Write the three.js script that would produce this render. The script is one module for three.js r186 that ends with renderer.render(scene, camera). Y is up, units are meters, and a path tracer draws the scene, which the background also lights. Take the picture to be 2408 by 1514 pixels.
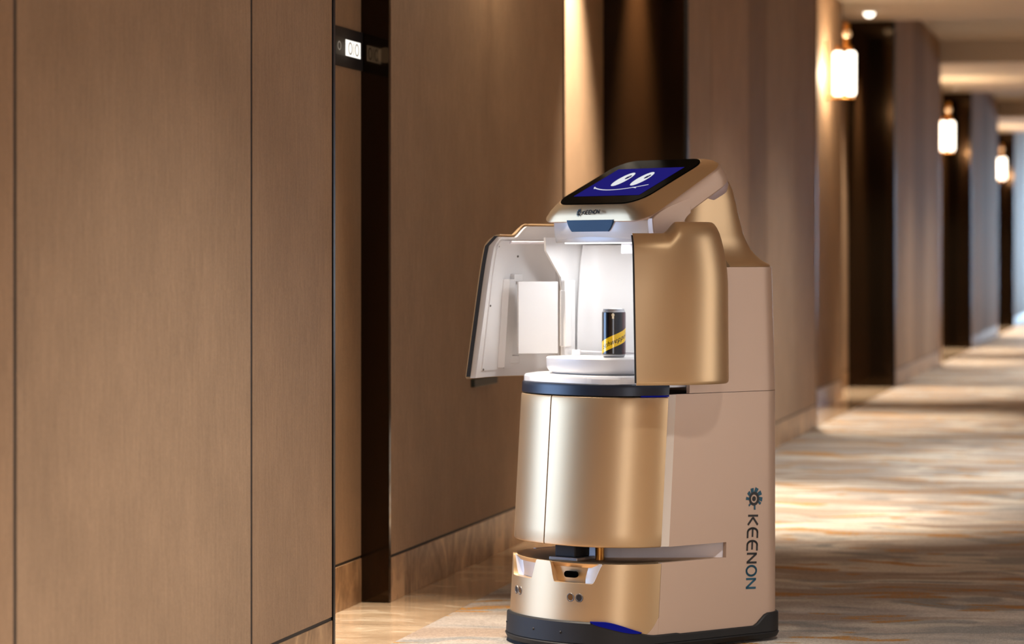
import * as THREE from 'three';
import { mergeGeometries, toCreasedNormals } from 'three/addons/utils/BufferGeometryUtils.js';
import { RectAreaLightUniformsLib } from 'three/addons/lights/RectAreaLightUniformsLib.js';
import { RoundedBoxGeometry } from 'three/addons/geometries/RoundedBoxGeometry.js';

// ------------------------------------------------------------------ camera, light, exposure
const W = 2408, H = 1514, EYE = 0.857, FPX = 7000;
const scene = new THREE.Scene();
const camera = new THREE.PerspectiveCamera(2 * Math.atan(H / 2 / FPX) * 180 / Math.PI, W / H, 0.1, 120);
const PHI = Math.atan(1496 / FPX);
camera.position.set(0, EYE, 0);
camera.lookAt(-Math.sin(PHI), EYE, -Math.cos(PHI));
camera.setViewOffset(W, H, 0, 149, W, H);
camera.focus = 6.25; camera.userData.fStop = 4.6;
scene.add(camera);
scene.background = new THREE.Color(0.0, 0.0, 0.0);
const renderer = new THREE.WebGLRenderer({ antialias: true });
renderer.toneMapping = THREE.LinearToneMapping;
renderer.toneMappingExposure = 1.0;
renderer.shadowMap.enabled = true;
RectAreaLightUniformsLib.init();

const WARM = new THREE.Color(1.0, 0.76, 0.5), WARMW = new THREE.Color(1.0, 0.86, 0.7), COOL = new THREE.Color(0.50, 0.74, 1.0);
const NICHE_SPOT = 48, HALL_SPOT = 31, NEAR_SPOT = 54, SCONCE = 1.2, DAY = 26, CABIN = 30, ROOM = 6.8, SIDE = 1.4, REAR = 5.2;
const ROOMC = new THREE.Color(0.38, 0.6, 1.0), REARC = new THREE.Color(0.86, 0.9, 1.0), SIDEC = new THREE.Color(1.0, 0.97, 0.94), HALLC = new THREE.Color(1.0, 0.97, 0.92);

// ------------------------------------------------------------------ helpers
let seed = 7; const rnd = () => { seed = (seed * 1664525 + 1013904223) >>> 0; return seed / 4294967296; };
const used = {};
const numbered = n => { const k = used[n] = (used[n] ?? -1) + 1; return k ? n + '_' + String(k).padStart(3, '0') : n; };
const V = (x, y, z) => new THREE.Vector3(x, y, z);
function mesh(name, geo, mat, parent = scene) {
  const m = new THREE.Mesh(Array.isArray(geo) ? mergeGeometries(geo.map(clean)) : geo, mat);
  m.name = parent === scene ? numbered(name) : name;
  m.castShadow = m.receiveShadow = true; parent.add(m); return m;
}
function clean(g) { // same attributes for merging
  const o = g.index ? g.toNonIndexed() : g;
  if (!o.attributes.uv) o.setAttribute('uv', new THREE.BufferAttribute(new Float32Array(o.attributes.position.count * 2), 2));
  for (const k of Object.keys(o.attributes)) if (!['position', 'normal', 'uv'].includes(k)) o.deleteAttribute(k);
  return o;
}
function thing(name, label, category, pos = [0, 0, 0], turn = 0, group) {
  const o = new THREE.Group(); o.name = numbered(name); o.position.set(...pos); o.rotation.y = turn;
  o.userData = { label, category }; if (group) o.userData.group = group; scene.add(o); return o;
}
function struct(name, label) { const o = new THREE.Group(); o.name = numbered(name); o.userData = { kind: 'structure', label }; scene.add(o); return o; }
function uvWorld(g) { // uv in metres by dominant normal axis
  const o = g.index ? g.toNonIndexed() : g, p = o.attributes.position, n = o.attributes.normal, uv = new Float32Array(p.count * 2);
  for (let i = 0; i < p.count; i++) {
    const ax = Math.abs(n.getX(i)), ay = Math.abs(n.getY(i)), az = Math.abs(n.getZ(i));
    let a, b; if (ax >= ay && ax >= az) { a = p.getZ(i); b = p.getY(i); } else if (ay >= az) { a = p.getX(i); b = p.getZ(i); } else { a = p.getX(i); b = p.getY(i); }
    uv[2 * i] = a; uv[2 * i + 1] = b;
  }
  o.setAttribute('uv', new THREE.BufferAttribute(uv, 2)); return o;
}
const box = (x0, x1, y0, y1, z0, z1) => { const g = new THREE.BoxGeometry(x1 - x0, y1 - y0, z1 - z0); g.translate((x0 + x1) / 2, (y0 + y1) / 2, (z0 + z1) / 2); return uvWorld(g); };
const rbox = (x0, x1, y0, y1, z0, z1, r = 0.002, s = 2) => { const g = new RoundedBoxGeometry(x1 - x0, y1 - y0, z1 - z0, s, r); g.translate((x0 + x1) / 2, (y0 + y1) / 2, (z0 + z1) / 2); return uvWorld(g); };
const cyl = (r0, r1, h, s = 32, x = 0, y = 0, z = 0) => { const g = new THREE.CylinderGeometry(r1, r0, h, s); g.translate(x, y + h / 2, z); return g; };
const lathe = (pts, s = 40) => new THREE.LatheGeometry(pts.map(p => new THREE.Vector2(p[0], p[1])), s);
const lerp = (a, b, t) => a + (b - a) * t, clamp = (x, a = 0, b = 1) => Math.min(b, Math.max(a, x));
const smooth = (a, b, x) => { const t = clamp((x - a) / (b - a)); return t * t * (3 - 2 * t); };

// tileable value noise
function makeNoise(period, s0) {
  let s = s0; const r = () => { s = (s * 1664525 + 1013904223) >>> 0; return s / 4294967296; };
  const t = new Float32Array(period * period).map(r);
  return (x, y) => {
    x = ((x % 1) + 1) % 1 * period; y = ((y % 1) + 1) % 1 * period;
    const xi = Math.floor(x) % period, yi = Math.floor(y) % period; let fx = x - Math.floor(x), fy = y - Math.floor(y);
    fx = fx * fx * (3 - 2 * fx); fy = fy * fy * (3 - 2 * fy);
    const x1 = (xi + 1) % period, y1 = (yi + 1) % period;
    return lerp(lerp(t[yi * period + xi], t[yi * period + x1], fx), lerp(t[y1 * period + xi], t[y1 * period + x1], fx), fy);
  };
}
function dataTex(n, m, fn, srgb, repX, repY) { // fn(u,v) -> [r,g,b] 0..1
  const d = new Uint8Array(n * m * 4);
  for (let j = 0; j < m; j++) for (let i = 0; i < n; i++) {
    const c = fn(i / n, j / m), k = 4 * (j * n + i);
    d[k] = clamp(c[0]) * 255; d[k + 1] = clamp(c[1]) * 255; d[k + 2] = clamp(c[2]) * 255; d[k + 3] = 255;
  }
  const t = new THREE.DataTexture(d, n, m); t.wrapS = t.wrapT = THREE.RepeatWrapping; t.magFilter = THREE.LinearFilter; t.minFilter = THREE.LinearMipmapLinearFilter; t.generateMipmaps = true;
  if (srgb) t.colorSpace = THREE.SRGBColorSpace; t.repeat.set(repX, repY); t.needsUpdate = true; return t;
}
const mix3 = (a, b, t) => [lerp(a[0], b[0], t), lerp(a[1], b[1], t), lerp(a[2], b[2], t)];
const srgb = (r, g, b) => new THREE.Color().setRGB(r / 255, g / 255, b / 255, THREE.SRGBColorSpace);

// ------------------------------------------------------------------ materials
const nA = makeNoise(8, 11), nB = makeNoise(32, 23), nC = makeNoise(128, 37), nD = makeNoise(256, 51), nE = makeNoise(16, 91), nF = makeNoise(64, 77);
const fabricTex = dataTex(512, 512, (u, v) => {
  const streak = nC(u, v * 0.0625 * 2) * 0.5 + nD(u, v * 0.125) * 0.5, blot = nA(u, v), fine = nD(u, v);
  const k = 0.85 + 0.10 * streak + 0.05 * blot + 0.06 * (fine - 0.5);
  return [0.685 * k, 0.57 * k, 0.462 * k];
}, true, 1 / 0.8, 1 / 0.8);
const fabricBump = dataTex(512, 512, (u, v) => { const k = 0.6 * nD(u, v * 0.125) + 0.4 * nD(v, u); return [k, k, k]; }, false, 1 / 0.4, 1 / 0.4);
const M = {}; M.gasket = new THREE.MeshStandardMaterial({ color: srgb(24, 22, 24), roughness: 0.6 });
M.fabric = new THREE.MeshPhysicalMaterial({ map: fabricTex, roughness: 0.7, specularIntensity: 0.25, bumpMap: fabricBump, bumpScale: 0.0006 });
const tint = (m, r, g, b) => { const c = m.clone(); c.color = new THREE.Color(r, g, b); return c; };
M.fabricB = tint(M.fabric, 0.93, 0.9, 0.88); M.fabricC = tint(M.fabric, 1.04, 1.0, 0.96);
M.fabrics = [M.fabric, M.fabricB, M.fabricC]; M.fabricD = tint(M.fabric, 0.74, 0.7, 0.66);
M.niche = new THREE.MeshPhysicalMaterial({ map: fabricTex, color: new THREE.Color(0.92, 0.86, 0.76), roughness: 0.6, bumpMap: fabricBump, bumpScale: 0.0005 });
M.core = new THREE.MeshStandardMaterial({ color: 0x0c0a09, roughness: 0.8 });
M.bronze = new THREE.MeshPhysicalMaterial({ color: srgb(52, 40, 28), metalness: 0.85, roughness: 0.07, specularIntensity: 0.3 });
M.black = new THREE.MeshStandardMaterial({ color: 0x0d0d10, metalness: 0.7, roughness: 0.3 });
const marbleTex = dataTex(1024, 1024, (u, v) => {
  const w = (nA(u, v) - 0.5) * 0.10 + (nE(u, v) - 0.5) * 0.04, q = v + w;
  const streak = nB(u * 0.25, q) * 0.45 + nC(u * 0.25, q) * 0.3 + nE(u * 0.5, q) * 0.25, cl = nE(u + 0.3, v) * 0.5 + nB(u, v) * 0.3 + nC(u, v) * 0.2;
  let c = mix3([0.66, 0.55, 0.435], [0.86, 0.77, 0.65], clamp(0.5 + 1.7 * (0.65 * streak + 0.35 * cl - 0.5)));
  return mix3(c, [0.92, 0.86, 0.77], 0.5 * smooth(0.62, 0.74, streak));
}, true, 1 / 1.1, 1 / 1.1);
const marbleUp = dataTex(512, 512, (u, v) => {
  const q = u + (nA(u, v) - 0.5) * 0.14 + (nE(u, v) - 0.5) * 0.06;
  const streak = nB(q, v * 0.25) * 0.45 + nF(q, v * 0.25) * 0.35 + nE(q, v * 0.5) * 0.2, cl = nB(u, v) * 0.6 + nC(u, v) * 0.4;
  let c = mix3([0.50, 0.405, 0.31], [0.82, 0.70, 0.56], clamp(0.45 + 2.2 * (0.7 * streak + 0.3 * cl - 0.5)));
  return mix3(c, [0.88, 0.78, 0.64], 0.5 * smooth(0.62, 0.72, streak));
}, true, 1 / 1.2, 1 / 1.2);
M.marble = new THREE.MeshPhysicalMaterial({ map: marbleTex, roughness: 0.16, clearcoat: 0.3, clearcoatRoughness: 0.08 });
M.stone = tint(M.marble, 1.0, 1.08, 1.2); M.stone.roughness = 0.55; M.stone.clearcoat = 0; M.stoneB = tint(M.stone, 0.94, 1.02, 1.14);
M.marbleB = tint(M.marble, 0.88, 0.86, 0.84);
M.marbleBase = tint(M.marble, 0.95, 0.85, 0.74); M.marbleBase.map = marbleUp; M.marbleBase.roughness = 0.4; M.marbleBase.clearcoat = 0;
const carpetTex = dataTex(2048, 2048, (u, v) => {
  const w1 = (nE(u, v) - 0.5) * 0.05, w2 = (nE(v + 0.37, u) - 0.5) * 0.05;
  const U = u + w1, Q = v + w2;
  const a = nA(U, Q) * 0.5 + nE(U + 0.2, Q * 2) * 0.3 + nB(U, Q * 2) * 0.2;       // broad wash
  const g = nE(U * 0.5 + 0.11, Q * 2 + 0.5) * 0.5 + nB(U, Q * 2 + 0.3) * 0.35 + nF(U, Q * 2) * 0.15;
  const o = nE(U * 0.7 + 0.6, Q * 2 + 0.4) * 0.4 + nB(U * 0.8 + 0.1, Q * 2 + 0.1) * 0.35 + nF(U * 0.6, Q * 2) * 0.25;
  const fine = nD(u * 3, v * 3) * 0.5 + nC(u * 8, v * 8) * 0.5;
  let c = mix3([0.60, 0.555, 0.515], [0.77, 0.73, 0.675], smooth(0.3, 0.68, a));
  c = mix3(c, [0.44, 0.445, 0.44], 0.62 * smooth(0.55, 0.68, g));
  const band = nB(U * 0.16 + 0.2, Q) * 0.55 + nF(U * 0.2 + 0.4, Q) * 0.25 + nE(U * 0.3, Q) * 0.2;
  c = mix3(c, [0.54, 0.455, 0.385], 0.7 * smooth(0.54, 0.66, band));
  c = mix3(c, [0.63, 0.41, 0.12], 0.9 * smooth(0.6, 0.655, o) * smooth(0.25, 0.55, fine + 0.15 * (nF(u, v) - 0.3)));
  const k = 0.82 + 0.30 * fine; return [c[0] * k, c[1] * k, c[2] * k];
}, true, 1 / 3.4, 1 / 3.4); carpetTex.offset.x = 0.5;
const carpetBump = dataTex(512, 512, (u, v) => { const k = nD(u, v) * 0.7 + nC(u, v) * 0.3; return [k, k, k]; }, false, 1 / 0.35, 1 / 0.35);
M.carpet = new THREE.MeshStandardMaterial({ map: carpetTex, roughness: 0.95, bumpMap: carpetBump, bumpScale: 0.003 });
M.ceiling = new THREE.MeshStandardMaterial({ color: srgb(200, 184, 164), roughness: 0.85 });
M.plaster = new THREE.MeshStandardMaterial({ color: srgb(150, 122, 98), roughness: 0.8 });
M.gold = new THREE.MeshPhysicalMaterial({ color: srgb(206, 174, 133), metalness: 0.78, roughness: 0.38, clearcoat: 0.3, clearcoatRoughness: 0.4 });
M.beige = new THREE.MeshPhysicalMaterial({ color: srgb(194, 166, 146), metalness: 0.3, roughness: 0.42 });
M.pale = new THREE.MeshPhysicalMaterial({ color: srgb(228, 218, 208), metalness: 0.3, roughness: 0.35 });
M.white = new THREE.MeshPhysicalMaterial({ color: srgb(226, 224, 224), roughness: 0.35, clearcoat: 0.3, clearcoatRoughness: 0.2 });
M.lilac = new THREE.MeshPhysicalMaterial({ color: srgb(232, 226, 232), roughness: 0.4 });
M.grip = new THREE.MeshPhysicalMaterial({ color: srgb(168, 148, 148), roughness: 0.35 });
M.navy = new THREE.MeshPhysicalMaterial({ color: srgb(34, 40, 54), roughness: 0.35, metalness: 0.2 });
M.rubber = new THREE.MeshPhysicalMaterial({ color: srgb(11, 10, 12), roughness: 0.6 });
M.window = new THREE.MeshPhysicalMaterial({ color: srgb(46, 76, 110), roughness: 0.4, specularIntensity: 0.25 });
M.glass = new THREE.MeshPhysicalMaterial({ color: 0x050505, roughness: 0.1, specularIntensity: 0.002 });
M.steel = new THREE.MeshStandardMaterial({ color: srgb(190, 190, 192), metalness: 0.85, roughness: 0.3 });
M.screw = new THREE.MeshStandardMaterial({ color: srgb(110, 104, 100), metalness: 0.6, roughness: 0.4 });
M.blueLed = new THREE.MeshPhysicalMaterial({ color: srgb(1, 6, 60), roughness: 0.6, specularIntensity: 0.2, emissive: srgb(2, 12, 130), emissiveIntensity: 0.5 });
M.brass = new THREE.MeshStandardMaterial({ color: srgb(196, 140, 70), metalness: 0.9, roughness: 0.28 });
M.paleBrass = new THREE.MeshStandardMaterial({ color: srgb(240, 222, 196), metalness: 0.4, roughness: 0.3 });
M.tube = new THREE.MeshStandardMaterial({ color: 0xffffff, roughness: 0.4, emissive: new THREE.Color(1, 0.9, 0.74), emissiveIntensity: 4.5 });
M.lens = new THREE.MeshStandardMaterial({ color: 0xffffff, roughness: 0.4, emissive: new THREE.Color(1, 0.92, 0.78), emissiveIntensity: 4 });
M.bolt = new THREE.MeshStandardMaterial({ color: srgb(120, 84, 42), metalness: 0.6, roughness: 0.4 });
M.ink = new THREE.MeshStandardMaterial({ color: srgb(30, 26, 26), roughness: 0.5 });
M.teal = new THREE.MeshStandardMaterial({ color: srgb(14, 74, 96), roughness: 0.5 });

// ------------------------------------------------------------------ the corridor
const XP = -1.648, XW = -1.849, XN = -1.92, XM = -1.962, LOW = 2.44, HIGH = 2.62, BB = 0.11, RV = 0.117, XR = 1.0, Z0 = 3.0, ZE = -47;
// recesses [z start, mid pier start, mid pier end, z end]
const REC = [[-5.947, -7.183, -9.46, -10.786], [-15.113, -16.35, -18.391, -19.922], [-24.3, -25.5, -27.5, -28.7], [-33.75, -35.0, -36.8, -37.95]];
const PIER = [[Z0, REC[0][0], [1.8, 0.6, -0.6, -1.79, -2.98, -4.1755, -5.370]], [REC[0][3], REC[1][0], [-11.39, -12.5, -13.1, -14.21]], [REC[1][3], REC[2][0], [-20.7, -21.5, -22.6, -23.5]], [REC[2][3], REC[3][0], [-29.4, -30.6, -31.8, -33.1]], [REC[3][3], ZE, [-38.6, -39.8, -41.0, -43, -45]]];
const DZ0 = -6.86, DZ1 = -5.99; // doorway of the first recess
const wallL = struct('wall_left', 'long left corridor wall of brown fabric panels and dark bronze niche ends');
const baseL = struct('baseboard_left', 'brown marble baseboard along the left corridor wall');
let trimN = 0; const trim = (geo, label) => { const m = mesh('trim_' + (++trimN), geo, M.black); m.userData = { kind: 'structure', label }; return m; };
let pk = 0;
function panelRun(x, z0, z1, joints, top, mat) { // fabric panels facing +X from z0 (near) to z1 (far)
  const e = [z0, ...joints, z1];
  for (let i = 0; i + 1 < e.length; i++)
    mesh('panel', rbox(x - 0.014, x, RV, top, e[i + 1] + (i + 2 < e.length ? 0.006 : 0), e[i] - (i ? 0.006 : 0), 0.0012, 1), mat || (z0 < -10 ? [M.fabric, M.fabricC, M.fabricD, M.fabric, M.fabricB][i % 5] : M.fabrics[pk++ % 3]), wallL);
  for (const j of joints) mesh('joint_strip', box(x - 0.014, x - 0.0012, RV, top, j - 0.0062, j + 0.0062), M.gasket, wallL);
  mesh('shadow_strip', box(x - 0.014, x - 0.0015, BB, RV + 0.0005, z1, z0), M.gasket, wallL);
}
function baseRun(x, z0, z1, joints) {
  const e = [z0, ...joints, z1];
  for (let i = 0; i + 1 < e.length; i++) mesh('marble_board', box(x - 0.013, x + 0.001, 0, BB, e[i + 1] + 0.0006, e[i] - 0.0006), M.marbleBase, baseL);
}
const cores = [];
for (const [a, b, j] of PIER) {
  cores.push(box(-2.3, XP - 0.014, 0, HIGH + 0.1, b + 0.012, a - 0.012));
  panelRun(XP, a - (a === Z0 ? 0 : 0.014), b + 0.014, j, HIGH);
  baseRun(XP, a - (a === Z0 ? 0 : 0.014), b + 0.014, j.filter((_, i) => i % 2));
  if (a !== Z0) mesh('bronze_panel', rbox(-1.975, XP - 0.012, 0.002, LOW, a - 0.012, a, 0.0015, 1), M.bronze, wallL);
  if (b !== ZE) mesh('bronze_panel', rbox(-1.975, XP - 0.012, 0.002, LOW, b, b + 0.012, 0.0015, 1), M.bronze, wallL);
}
REC.forEach(([a, m0, m1, b], i) => {
  if (i) cores.push(box(-2.3, XN - 0.014, 0, LOW + 0.1, m0 - 0.02, a + 0.05));
  else cores.push(box(-2.3, XN - 0.014, 0, LOW + 0.1, m0 - 0.02, DZ0), box(-2.3, XN - 0.014, 2.1, LOW + 0.1, DZ0, DZ1));
  cores.push(box(-2.3, XW - 0.014, 0, LOW + 0.1, m1 + 0.012, m0 - 0.02), box(-2.3, XM - 0.014, 0, LOW + 0.1, b - 0.05, m1 + 0.02));
  if (i) { panelRun(XN, a, m0, [], LOW, M.niche); baseRun(XN, a, m0, []); }
  else { panelRun(XN, DZ0 - 0.02, m0, [], LOW, M.niche); baseRun(XN, DZ0 - 0.02, m0, []); mesh('panel', rbox(XN - 0.014, XN, 2.12, LOW, DZ0 - 0.02, DZ1, 0.0012, 1), M.niche, wallL); }
  panelRun(XW, m0 - 0.02, m1 + 0.012, [], LOW, M.fabric); baseRun(XW, m0 - 0.02, m1 + 0.012, []);
  panelRun(XM, m1, b, [], LOW, M.niche); baseRun(XM, m1, b, []);
  mesh('bronze_panel', rbox(-1.93, XW + 0.001, 0.002, LOW, m0 - 0.02, m0, 0.0015, 1), M.bronze, wallL);
  mesh('bronze_panel', rbox(-1.972, XW - 0.006, 0.002, LOW, m1, m1 + 0.012, 0.0015, 1), M.bronze, wallL);
  const nth = ['first', 'second', 'third', 'fourth'][i];
  trim(rbox(XP - 0.012, XP + 0.003, 0.001, LOW, a - 0.002, a + 0.014, 0.001, 1), `black metal corner trim where the wall block turns into the ${nth} door recess`);
  trim(rbox(XP - 0.012, XP + 0.002, 0.001, LOW, b - 0.014, b + 0.001, 0.001, 1), `black metal corner trim beside the dark bronze panel ending the ${nth} door recess`);
  trim(rbox(XW - 0.006, XW + 0.003, 0.001, LOW, m1 - 0.002, m1 + 0.012, 0.001, 1), `thin black metal edge at the far end of the panel inside the ${nth} door recess`);
});
mesh('wall_core', cores, M.core, wallL);
// open doorway in the first recess and the daylit guest room behind it
{
  const d = struct('door_1', 'open doorway of a daylit hotel room in the first recess');
  mesh('door_frame', [box(-2.3, XN + 0.012, 0, 2.12, DZ0 - 0.02, DZ0), box(-2.3, XN + 0.012, 2.1, 2.12, DZ0, DZ1)], M.bronze, d);
  mesh('door_leaf', rbox(-3.2, -2.34, 0.01, 2.09, -6.9, -6.86, 0.002, 1), M.fabricB, d);
  const r = struct('guest_room', 'plain plastered room behind the open doorway'), pw = M.ceiling;
  mesh('room_wall', [box(-4.7, -2.3, 0, 2.6, -7.7, -7.6), box(-4.7, -2.3, 0, 2.6, -5.2, -5.1), box(-4.7, -4.6, 0, 2.6, -7.6, -7.3), box(-4.7, -4.6, 0, 2.6, -5.5, -5.2), box(-4.7, -4.6, 1.5, 2.6, -7.3, -5.5), box(-4.7, -4.6, 0, 0.1, -7.3, -5.5)], pw, r);
  mesh('room_ceiling', box(-4.7, -2.3, 2.6, 2.7, -7.7, -5.1), pw, r);
  mesh('room_floor', box(-4.7, -1.98, -0.02, 0, -7.7, -5.1), M.marbleB, r);
  const n = struct('window_2', 'frosted daylit window of the room behind the open doorway');
  const frost = new THREE.MeshStandardMaterial({ color: 0xffffff, roughness: 0.6, emissive: ROOMC, emissiveIntensity: 3 });
  for (let i = 0; i < 2; i++) mesh('pane', box(-4.66, -4.65, 0.14, 1.46, -7.28 + 0.9 * i, -6.44 + 0.9 * i), frost, n);
  mesh('window_frame', [box(-4.68, -4.61, 0.1, 1.5, -7.3, -7.28), box(-4.68, -4.61, 0.1, 1.5, -6.44, -6.38), box(-4.68, -4.61, 0.1, 1.5, -5.54, -5.5), box(-4.68, -4.61, 0.1, 0.14, -7.28, -5.54), box(-4.68, -4.61, 1.46, 1.5, -7.28, -5.54)], M.black, n);
  const l = new THREE.RectAreaLight(ROOMC, ROOM, 1.74, 1.3); l.position.set(-4.6, 0.8, -6.4); l.lookAt(0, 0.8, -6.4); l.name = 'window_light'; n.add(l);
}
const flat = (name, geo, mat, label) => { const m = mesh(name, geo, mat); m.userData = { kind: 'structure', label }; return m; };
{
  const w = struct('wall_right', 'brown fabric right corridor wall with one tall window');
  mesh('wall_panel', box(XR, XR + 0.2, 0, 2.8, ZE, -7.0), M.fabricB, w); mesh('wall_panel', box(XR, XR + 0.2, 0, 2.8, -6.05, Z0), M.fabricB, w);
  mesh('wall_panel', box(XR, XR + 0.2, 1.95, 2.8, -7.0, -6.05), M.fabricB, w); mesh('wall_panel', box(XR, XR + 0.2, 0, 0.1, -7.0, -6.05), M.fabricB, w);
  const n = struct('window_3', 'tall frosted window in the right corridor wall');
  mesh('pane', box(XR + 0.12, XR + 0.13, 0.1, 1.95, -7.0, -6.05), new THREE.MeshStandardMaterial({ color: 0xffffff, roughness: 0.6, emissive: SIDEC, emissiveIntensity: 0.4 }), n);
  mesh('window_frame', [box(XR + 0.08, XR + 0.16, 0.1, 1.95, -7.0, -6.97), box(XR + 0.08, XR + 0.16, 0.1, 1.95, -6.08, -6.05), box(XR + 0.08, XR + 0.16, 1.92, 1.95, -6.97, -6.08), box(XR + 0.08, XR + 0.16, 0.1, 0.13, -6.97, -6.08)], M.black, n);
  const l = new THREE.RectAreaLight(SIDEC, SIDE, 0.88, 1.79); l.position.set(XR + 0.07, 1.02, -6.525); l.lookAt(-2, 1.02, -6.525); l.name = 'window_light'; n.add(l);
}
{
  const w = struct('wall_back', 'corridor end wall on the near side around a window');
  mesh('wall_side', [box(-2.4, -1.2, 0, 2.8, Z0, Z0 + 0.2), box(0.8, XR + 0.2, 0, 2.8, Z0, Z0 + 0.2), box(-1.2, 0.8, 2.3, 2.8, Z0, Z0 + 0.2), box(-1.2, 0.8, 0, 0.08, Z0, Z0 + 0.2)], M.fabricB, w);
  const n = struct('window_4', 'daylit window at the near end of the corridor');
  const frost = new THREE.MeshStandardMaterial({ color: 0xffffff, roughness: 0.6, emissive: SIDEC, emissiveIntensity: 1 });
  for (let i = 0; i < 2; i++) mesh('pane', box(-1.18 + i, -0.22 + i, 0.1, 2.28, Z0 + 0.1, Z0 + 0.11), frost, n);
  mesh('window_frame', [-1.2, -0.22, 0.78].map((x, i) => box(x, x + (i === 1 ? 0.04 : 0.02), 0.08, 2.3, Z0 + 0.06, Z0 + 0.14)).concat([box(-1.2, 0.8, 0.08, 0.1, Z0 + 0.06, Z0 + 0.14), box(-1.2, 0.8, 2.28, 2.3, Z0 + 0.06, Z0 + 0.14)]), M.black, n);
  const l = new THREE.RectAreaLight(REARC, REAR, 1.9, 2.1); l.position.set(-0.2, 1.19, Z0 + 0.05); l.lookAt(-0.2, 1.19, -10); l.name = 'window_light'; n.add(l);
}
// far end wall with a tall window
{
  const w = struct('wall_far', 'corridor end wall around the far window');
  mesh('wall_side', [box(-2.4, -1.5, 0, 2.8, ZE - 0.2, ZE), box(0.9, XR + 0.2, 0, 2.8, ZE - 0.2, ZE), box(-1.5, 0.9, 2.4, 2.8, ZE - 0.2, ZE)], M.plaster, w);
  const n = struct('window_1', 'tall daylit window at the far end of the corridor');
  const frost = new THREE.MeshStandardMaterial({ color: 0xffffff, roughness: 0.6, emissive: COOL, emissiveIntensity: 3 });
  for (let i = 0; i < 3; i++) mesh('pane', box(-1.5 + 0.8 * i + 0.02, -1.5 + 0.8 * i + 0.78, 0.05, 2.36, ZE - 0.1, ZE - 0.09), frost, n);
  mesh('window_frame', [0, 1, 2, 3].map(i => box(-1.52 + 0.8 * i, -1.48 + 0.8 * i, 0, 2.4, ZE - 0.14, ZE - 0.04)).concat([box(-1.5, 0.9, 0, 0.05, ZE - 0.14, ZE - 0.04), box(-1.5, 0.9, 2.36, 2.4, ZE - 0.14, ZE - 0.04)]), M.black, n);
  const l = new THREE.RectAreaLight(COOL, DAY, 2.3, 2.3); l.position.set(-0.3, 1.2, ZE - 0.03); l.lookAt(-0.3, 1.2, 0); l.name = 'window_light'; n.add(l);
}
// ceiling: lower slabs over the recess zones, raised coffers over the wall blocks
{
  const c = struct('ceiling', 'beige corridor ceiling with raised coffers between lower slabs');
  for (const [a, , , b] of REC) mesh('low_slab', box(-2.4, XR + 0.2, LOW, HIGH + 0.12, b, a), M.ceiling, c);
  for (const [a, b] of PIER) mesh('coffer', box(-2.4, XR + 0.2, HIGH, HIGH + 0.12, b === ZE ? b - 0.2 : b, a === Z0 ? a + 0.2 : a), M.ceiling, c);
}
// floor: carpet and marble thresholds
{
  const f = struct('floor', 'corridor floor with watercolour carpet and marble door thresholds');
  mesh('carpet', box(XP, XR, -0.02, 0, -28.7, Z0), M.carpet, f);
  for (let k = 0; k < 12; k++) for (let j = 0; j < 2; j++) { const z1 = -28.7 - 1.525 * k; mesh('stone_tile', box(XP + j * (XR - XP) / 2 + 0.001, XP + (j + 1) * (XR - XP) / 2 - 0.001, -0.02, -0.0005, z1 - 1.523, z1), (k + j) % 2 ? M.stone : M.stoneB, f); }
  mesh('subfloor', box(-2.4, XR + 0.2, -0.12, -0.02, ZE - 0.2, Z0 + 0.2), M.core, f);
  for (const [a, , , b] of REC) {
    const n = 6, L = (a - b) / n;
    for (let i = 0; i < n; i++) { const z1 = a - L * i, z0 = z1 - L; const t = mesh('marble_tile', box(-1.98, XP - 0.001, -0.02, -0.0005 + 0.0003 * (i % 2), z0 + 0.0008, z1 - 0.0008), i % 2 ? M.marbleB : M.marble, f); }
  }
}
// ------------------------------------------------------------------ fittings
function spot(parent, x, y, z, tx, tz, I, ang, col, r = 1.5) {
  const s = new THREE.SpotLight(col, I, 0, ang, 0.7, 2); s.position.set(x, y, z); s.target.position.set(tx, -2, tz); s.castShadow = true; s.shadow.radius = r; s.name = 'lamp';
  parent.add(s); parent.add(s.target); return s;
}
function downlight(x, y, z, I, ang, label, group, col = WARMW, deep = 0, tx = 0, tz = 0) {
  const t = thing('ceiling_downlight', label, 'ceiling light', [x, y, z], 0, group);
  mesh('trim_ring', lathe([[0.036, -0.001], [0.037, -0.005], [0.046, -0.005], [0.049, -0.001], [0.049, 0.004], [0.036, 0.004]], 32), M.ceiling, t);
  mesh('lens', deep ? cyl(0.036, 0.036, 0.003, 28, 0, -0.002, 0) : lathe([[0.0001, -0.034], [0.016, -0.032], [0.028, -0.024], [0.0345, -0.012], [0.036, 0.001], [0.0001, 0.002]], 28), M.lens, t);
  spot(t, 0, -0.016, 0, tx, tz, I, ang, col, group === HG ? 4 : 1.5);
  return t;
}
const DG = 'recessed ceiling downlights over the door recesses', HG = 'recessed ceiling downlights along the corridor';
REC.forEach(([a, m0, m1, b], i) => {
  const nth = ['first', 'second', 'third', 'fourth'][i];
  downlight(-1.775, LOW, i ? a - 0.66 : -6.5, i ? NICHE_SPOT : 56, i ? 0.62 : 0.37, `small ceiling downlight over the near end of the ${nth} door recess`, DG, WARMW, i > 1);
  downlight(-1.752, LOW, b + 0.74, i ? NICHE_SPOT : 75, 0.62, i === 1 ? 'small round ceiling downlight above the nearest visible wall sconce, beside a tall bronze panel' : `small ceiling downlight over the far end of the ${nth} door recess`, DG, WARMW, i > 1);
});
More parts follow.
